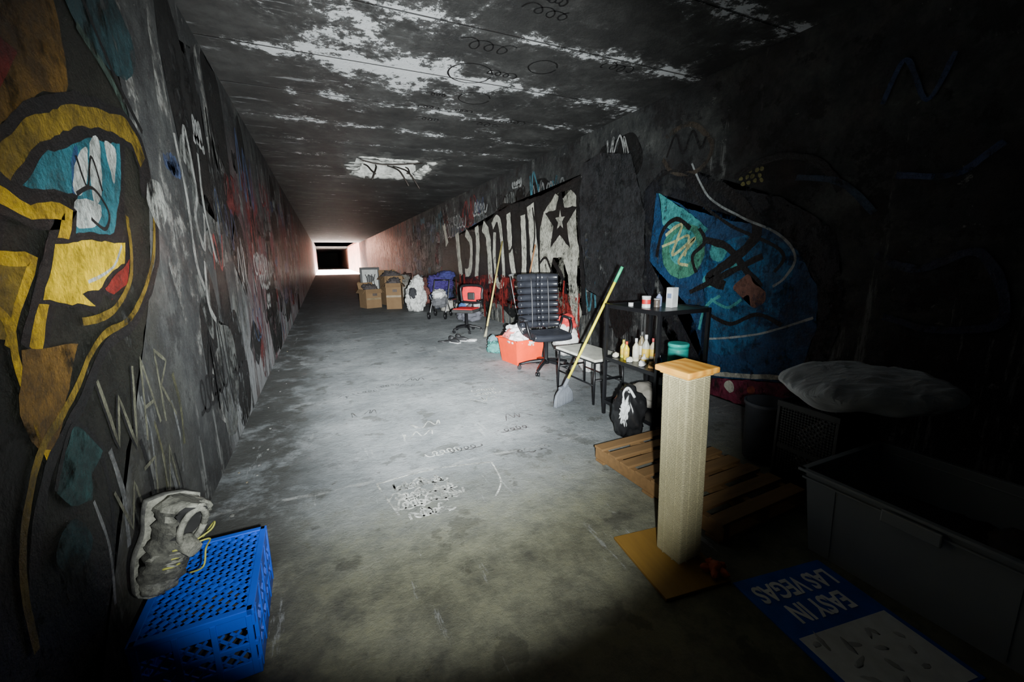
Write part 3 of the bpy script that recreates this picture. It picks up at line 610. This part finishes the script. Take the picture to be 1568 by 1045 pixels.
P=[(-.2,.24,.60),(-.24,.27,.78),(-.21,.29,.93),(.21,.29,.93),(.24,.27,.78),(.2,.24,.60),(-.2,.24,.60)]
b.tube(P,.03,BK,8,k=4)
q_=[(-.19,.245,.61),(.19,.245,.61),(.22,.28,.78),(.2,.30,.92),(-.2,.30,.92),(-.22,.28,.78)]
b.face([b.v(p) for p in q_],RD); b.face([b.v((p[0],p[1]+.02,p[2])) for p in q_][::-1],RD)
b.box((0,.255,.72),(.16,.02,.16),M((.02,.02,.02),.6),bev=.02)
b.tube([(0,.1,.42),(0,.33,.45),(0,.32,.75)],.02,BK,8,k=4)
for sx in(-1,1): b.tube([(sx*.22,.1,.43),(sx*.30,.1,.5),(sx*.30,.1,.66)],.014,BK,8); b.box((sx*.30,.02,.67),(.06,.26,.03),BK,bev=.01)
b.fin('office_chair',(2.62,8.15,0),-.75)
# ------------------------------------------------------------------ orange bin etc.
b=B(); OR=M((.80,.055,.008),.4,0,.1)
openbox(b,.50,.50,.36,.82,.006,OR); rimrect(b,.355,.02,.54,.54,.03,OR)
for i,(x,y,z,s_,c_) in enumerate([(-.1,-.1,.36,.14,(.62,.63,.64)),(.1,-.05,.38,.13,(.55,.5,.45)),(0,.1,.42,.17,(.66,.66,.68)),(-.12,.08,.40,.11,(.5,.12,.1)),(.12,.12,.36,.12,(.1,.2,.35)),(.02,-.14,.33,.12,(.6,.55,.5))]):
    b.lump((x,y,z),(s_,s_*.9,s_*.7),M(c_,.9),i,.4,4,folds=.08)
b.fin('storage_bin',(2.56,5.40,0),.15)
b=B(); b.lump((0,0,.1),(.11,.13,.11),M((.05,.20,.18),.9),2,.4,4,folds=.1,flat=-.9); b.lump((.02,.1,.2),(.08,.09,.08),M((.10,.18,.21),.9),3,.4,3); b.fin('cloth_bundle',(2.40,6.05,0))
b=B(); b.lump((0,0,.25),(.17,.2,.25),M((.66,.66,.64),.8),5,.35,4,folds=.08,flat=-.9); b.lump((.05,.05,.5),(.13,.15,.16),M((.6,.04,.04),.7),6,.3,folds=.06); b.fin('grocery_sack',(3.28,5.35,0))
b=B(); b.lump((0,0,.17),(.15,.2,.17),M((.68,.68,.66),.8),7,.35,4,folds=.08,flat=-.9); b.fin('plastic_bag',(3.12,4.45,0))
b=B(); WD=M((.55,.45,.13),.6); b.tube([(2.76,7.45,.0),(3.70,8.75,1.87)],.018,WD,8); b.tube([(2.76,7.45,.0),(2.85,7.57,.18)],[.03,.02],M((.3,.28,.2),.8),8); b.fin('mop_handle')
b=B(); b.tube([(3.25,7.0,.02),(3.70,7.15,1.75)],.014,M((.35,.16,.07),.6),8); b.box((3.25,7.0,.02),(.36,.05,.04),steel,bev=.005)
for i in range(9): b.tube([(3.09+i*.04,7.0,.03),(3.09+i*.04,6.94,.02),(3.09+i*.04,6.92,.003)],.004,steel,5)
b.fin('garden_rake')
for k,(x,y) in enumerate([(3.45,6.45),(3.50,7.45)]):
    b=B(); AL=M((.35,.35,.36),.35,.8)
    for sx in(-1,1): b.tube([(sx*.02,0,.02),(sx*.025,0,.35),(sx*.07,.03,.55),(sx*.08,.2,1.15)],.010,AL,8,k=3)
    b.tube([(-.09,.21,1.16),(0,.215,1.18),(.09,.21,1.16)],.022,M((.1,.1,.1),.8),8); b.tube([(-.07,.09,.75),(.07,.09,.75)],.015,M((.1,.1,.1),.8),8)
    b.lathe((0,0,0),[(.02,0),(.02,.03),(.014,.05)],M((.1,.1,.1),.8),8)
    b.fin('crutch',(x,y,0),.2)
b=B(); DS=M((.02,.02,.022),.6)
for i in range(2):
    b.lump((i*.16,i*.1,.045),(.05,.14,.045),DS,i,.2,3,3,flat=-.8,rot=.4+i*.5); b.lump((i*.16-.03,i*.1+.07,.08),(.045,.06,.045),DS,i+3,.2,3,3,rot=.4); b.box((i*.16,i*.1,.012),(.09,.28,.018),M((.5,.5,.5),.7),rot=.4+i*.5,bev=.006)
b.lump((.32,-.05,.03),(.1,.07,.03),M((.5,.5,.5),.8),8,.4,4,3)
b.lump((-.12,.12,.02),(.14,.06,.02),DS,9,.5,4,3)
b.fin('sneakers',(2.05,7.15,0))
# ------------------------------------------------------------------ far camp
WB=M((.56,.56,.54),.85); b=B()
b.lump((0,0,.42),(.27,.33,.43),WB,11,.3,4,5,flat=-.95,folds=.07); b.lump((.08,0,.82),(.18,.24,.2),WB,12,.35,4,folds=.08); b.lump((-.12,-.25,.55),(.1,.1,.16),M((.03,.03,.035),.9),15,.4,4,4,folds=.1); b.fin('laundry_bag',(2.36,12.1,0))
b=B(); b.lump((0,0,.32),(.35,.45,.32),M((.02,.025,.07),.9),13,.3,4,5,flat=-.95,folds=.08); b.lump((-.05,0,.78),(.38,.3,.28),M((.035,.02,.13),.9),14,.35,4,5,folds=.1); b.lump((.10,-.2,1.02),(.22,.2,.14),M((.03,.03,.14),.9),15,.35,4,folds=.1)
b.lump((-.22,-.5,.5),(.18,.2,.14),M((.6,.6,.6),.9),16,.4,4,folds=.1); b.lump((.0,-.65,.18),(.22,.22,.18),M((.35,.33,.3),.9),17,.4,4,folds=.1,flat=-.9); b.fin('clothes_pile',(3.22,12.3,0))
b=B(); fr=M((.25,.25,.26),.4,.6)
for sx in(-1,1):
    b.tube([(sx*.2,-.3,.1),(sx*.2,.1,.5),(sx*.2,.35,.95)],.013,fr,8); b.tube([(sx*.2,.35,.1),(sx*.2,.0,.45),(sx*.2,-.2,.6)],.013,fr,8)
    for y in(-.3,.35): b.tube([(sx*.19,y,.09),(sx*.23,y,.09)],.09,BK,16)
b.tube([(-.2,.35,.95),(.2,.35,.95)],.016,BK,8); b.lump((0,0,.42),(.19,.22,.16),M((.10,.10,.11),.9),3,.3,folds=.08); b.lump((0,-.1,.60),(.15,.15,.1),M((.55,.55,.55),.9),4,.4,folds=.1)
b.fin('stroller',(2.66,10.5,0),-.5)
b=B(); b.lump((0,0,.2),(.28,.3,.2),M((.10,.10,.12),.9),21,.4,4,folds=.1,flat=-.9); b.lump((.1,.1,.42),(.2,.2,.14),M((.45,.45,.45),.9),22,.4,4,folds=.1); b.lump((-.15,.1,.36),(.1,.1,.1),M((.05,.12,.3),.9),23,.4,4,3); b.fin('backpack',(3.15,9.5,0))
def carton(name,loc,s,rot,openf=True):
    b=B(); X,Y,Z=s; openbox(b,X,Y,Z,1.0001,.006,CB)
    b.box((0,-Y/2-.002,Z*.5),(X*.98,.003,.06),M((.22,.16,.09),.5))
    for sx in(-1,1): b.box((sx*(X/2+.06),0,Z-.06),(.14,Y,.006),CB,rot=Matrix.Rotation(sx*.9,4,'Y'))
    b.box((0,Y/2+.05,Z+.09),(X,.006,.22),CB,rot=Matrix.Rotation(-.4,4,'X')); b.box((0,-Y/2-.05,Z-.05),(X,.006,.14),CB,rot=Matrix.Rotation(-.6,4,'X'))
    b.lump((0,0,Z-.0),(X*.42,Y*.4,.16),M((.06,.05,.05),.9),int(X*100+Z*10),.6,4,4,folds=.14)
    b.box((.04,-Y/2-.003,Z*.72),(X*.3,.004,.08),M((.08,.06,.05),.7)); b.fin(name,loc,rot)
carton('cardboard_box',(1.28,13.9,0),(.5,.5,.58),.35); carton('cardboard_box',(1.95,13.3,0),(.45,.5,.78),-.25); carton('cardboard_box',(2.05,14.6,0),(.6,.5,.95),.2); carton('cardboard_box',(1.40,16.1,0),(.6,.5,.5),0.)
b=B(); b.box((0,0,.62),(.66,.05,1.24),M((.03,.03,.03),.5),bev=.005); b.box((0,-.028,.80),(.52,.006,.72),M((.42,.42,.40),.6))
for i in range(4): b.tube([(-.15+.1*i,-.034,.6),(-.1+.07*i,-.034,.8),(-.16+.11*i,-.034,1.0)],.015,M((.03,.03,.03),.6),6,k=3)
b.lump((0,-.035,.85),(.12,.008,.12),M((.1,.1,.1),.6),4,.4,3,3)
b.fin('picture_frame',(1.45,15.2,.0),(-.05,0,.1))
for i,(x,y) in enumerate([(2.95,14.0),(3.2,15.6),(2.8,17),(3.2,18.8),(2.6,20.5)]):
    b=B(); c_=[(.16,.06,.05),(.13,.13,.14),(.3,.28,.25),(.10,.05,.04),(.2,.17,.14)][i]; b.lump((0,0,.3),(.33,.42,.35),M(c_,.9),30+i,.4,4,folds=.1,flat=-.85); b.lump((.1,0,.7),(.22,.28,.2),M(tuple(q*.6 for q in c_),.9),40+i,.4,4,folds=.1); b.fin('clothes_pile',(x,y,0))
b=B()
for i in range(14):
    x=random.uniform(-.7,-.5); y=random.uniform(2.5,8); s_=random.uniform(.006,.014)
    b.lump((x,y,s_*.4),(s_,s_*1.3,s_*.5),M(random.choice([(.15,.15,.14),(.1,.1,.1),(.18,.15,.1)]),.8),i,.5,3,2)
b.fin('litter')
# ------------------------------------------------------------------ lights
def spot(name,loc,dirv,power,deg,blend,col=(1,1,1),r=.02):
    l=bpy.data.lights.new(name,'SPOT'); l.energy=power; l.spot_size=math.radians(deg); l.spot_blend=blend; l.color=col; l.shadow_soft_size=r
    o=bpy.data.objects.new(name,l); SC.collection.objects.link(o); o.location=loc; o.rotation_euler=Vector(dirv).to_track_quat('-Z','Y').to_euler(); return o
spot('flashlight_flood',(.13,-.03,1.44),(.20,1,-.09),290,91,.32,(.96,1,.98))
spot('flashlight_throw',(.13,-.03,1.44),(.20,1,-.02),2700,82,1.,(.94,1,1))
spot('flashlight_core',(.13,-.03,1.44),(.20,1,-.09),7000,50,1.,(.94,1,1))
l=bpy.data.lights.new('flashlight_spill','POINT'); l.energy=.95; l.color=(.75,.86,1); l.shadow_soft_size=.05; o=bpy.data.objects.new('flashlight_spill',l); SC.collection.objects.link(o); o.location=(.12,-.1,1.5)
l=bpy.data.lights.new('daylight_well','AREA'); l.shape='RECTANGLE'; l.size=W; l.size_y=23; l.energy=60000; l.color=(1,.88,.80); l.spread=math.radians(55); o=bpy.data.objects.new('daylight_well',l); SC.collection.objects.link(o); o.location=(cx,60,CZ+.1)
spot('daylight_beam',(-.4,50.5,3.1),(4.1,-14,-1.4),4500,20,.8,(1,.50,.36),.3)
w=bpy.data.worlds.new('world'); SC.world=w; w.use_nodes=True; w.node_tree.nodes['Background'].inputs[0].default_value=(.002,.002,.003,1)
# ------------------------------------------------------------------ camera
f=633.; d=Vector((-290,-124,633)).normalized(); r=Vector((1442,-141.3,633)); r=(r-d*r.dot(d)).normalized(); dn=d.cross(r); u=-dn
m=Matrix(((r[0],d[0],u[0]),(-r[1],-d[1],-u[1]),(-r[2],-d[2],-u[2]))).transposed().to_4x4(); m.translation=(0,0,1.5)
cam=bpy.data.cameras.new('camera'); co=bpy.data.objects.new('camera',cam); SC.collection.objects.link(co); co.matrix_world=m
cam.sensor_width=36; cam.lens=36*f/1568; cam.clip_start=.02; cam.clip_end=300; SC.camera=co
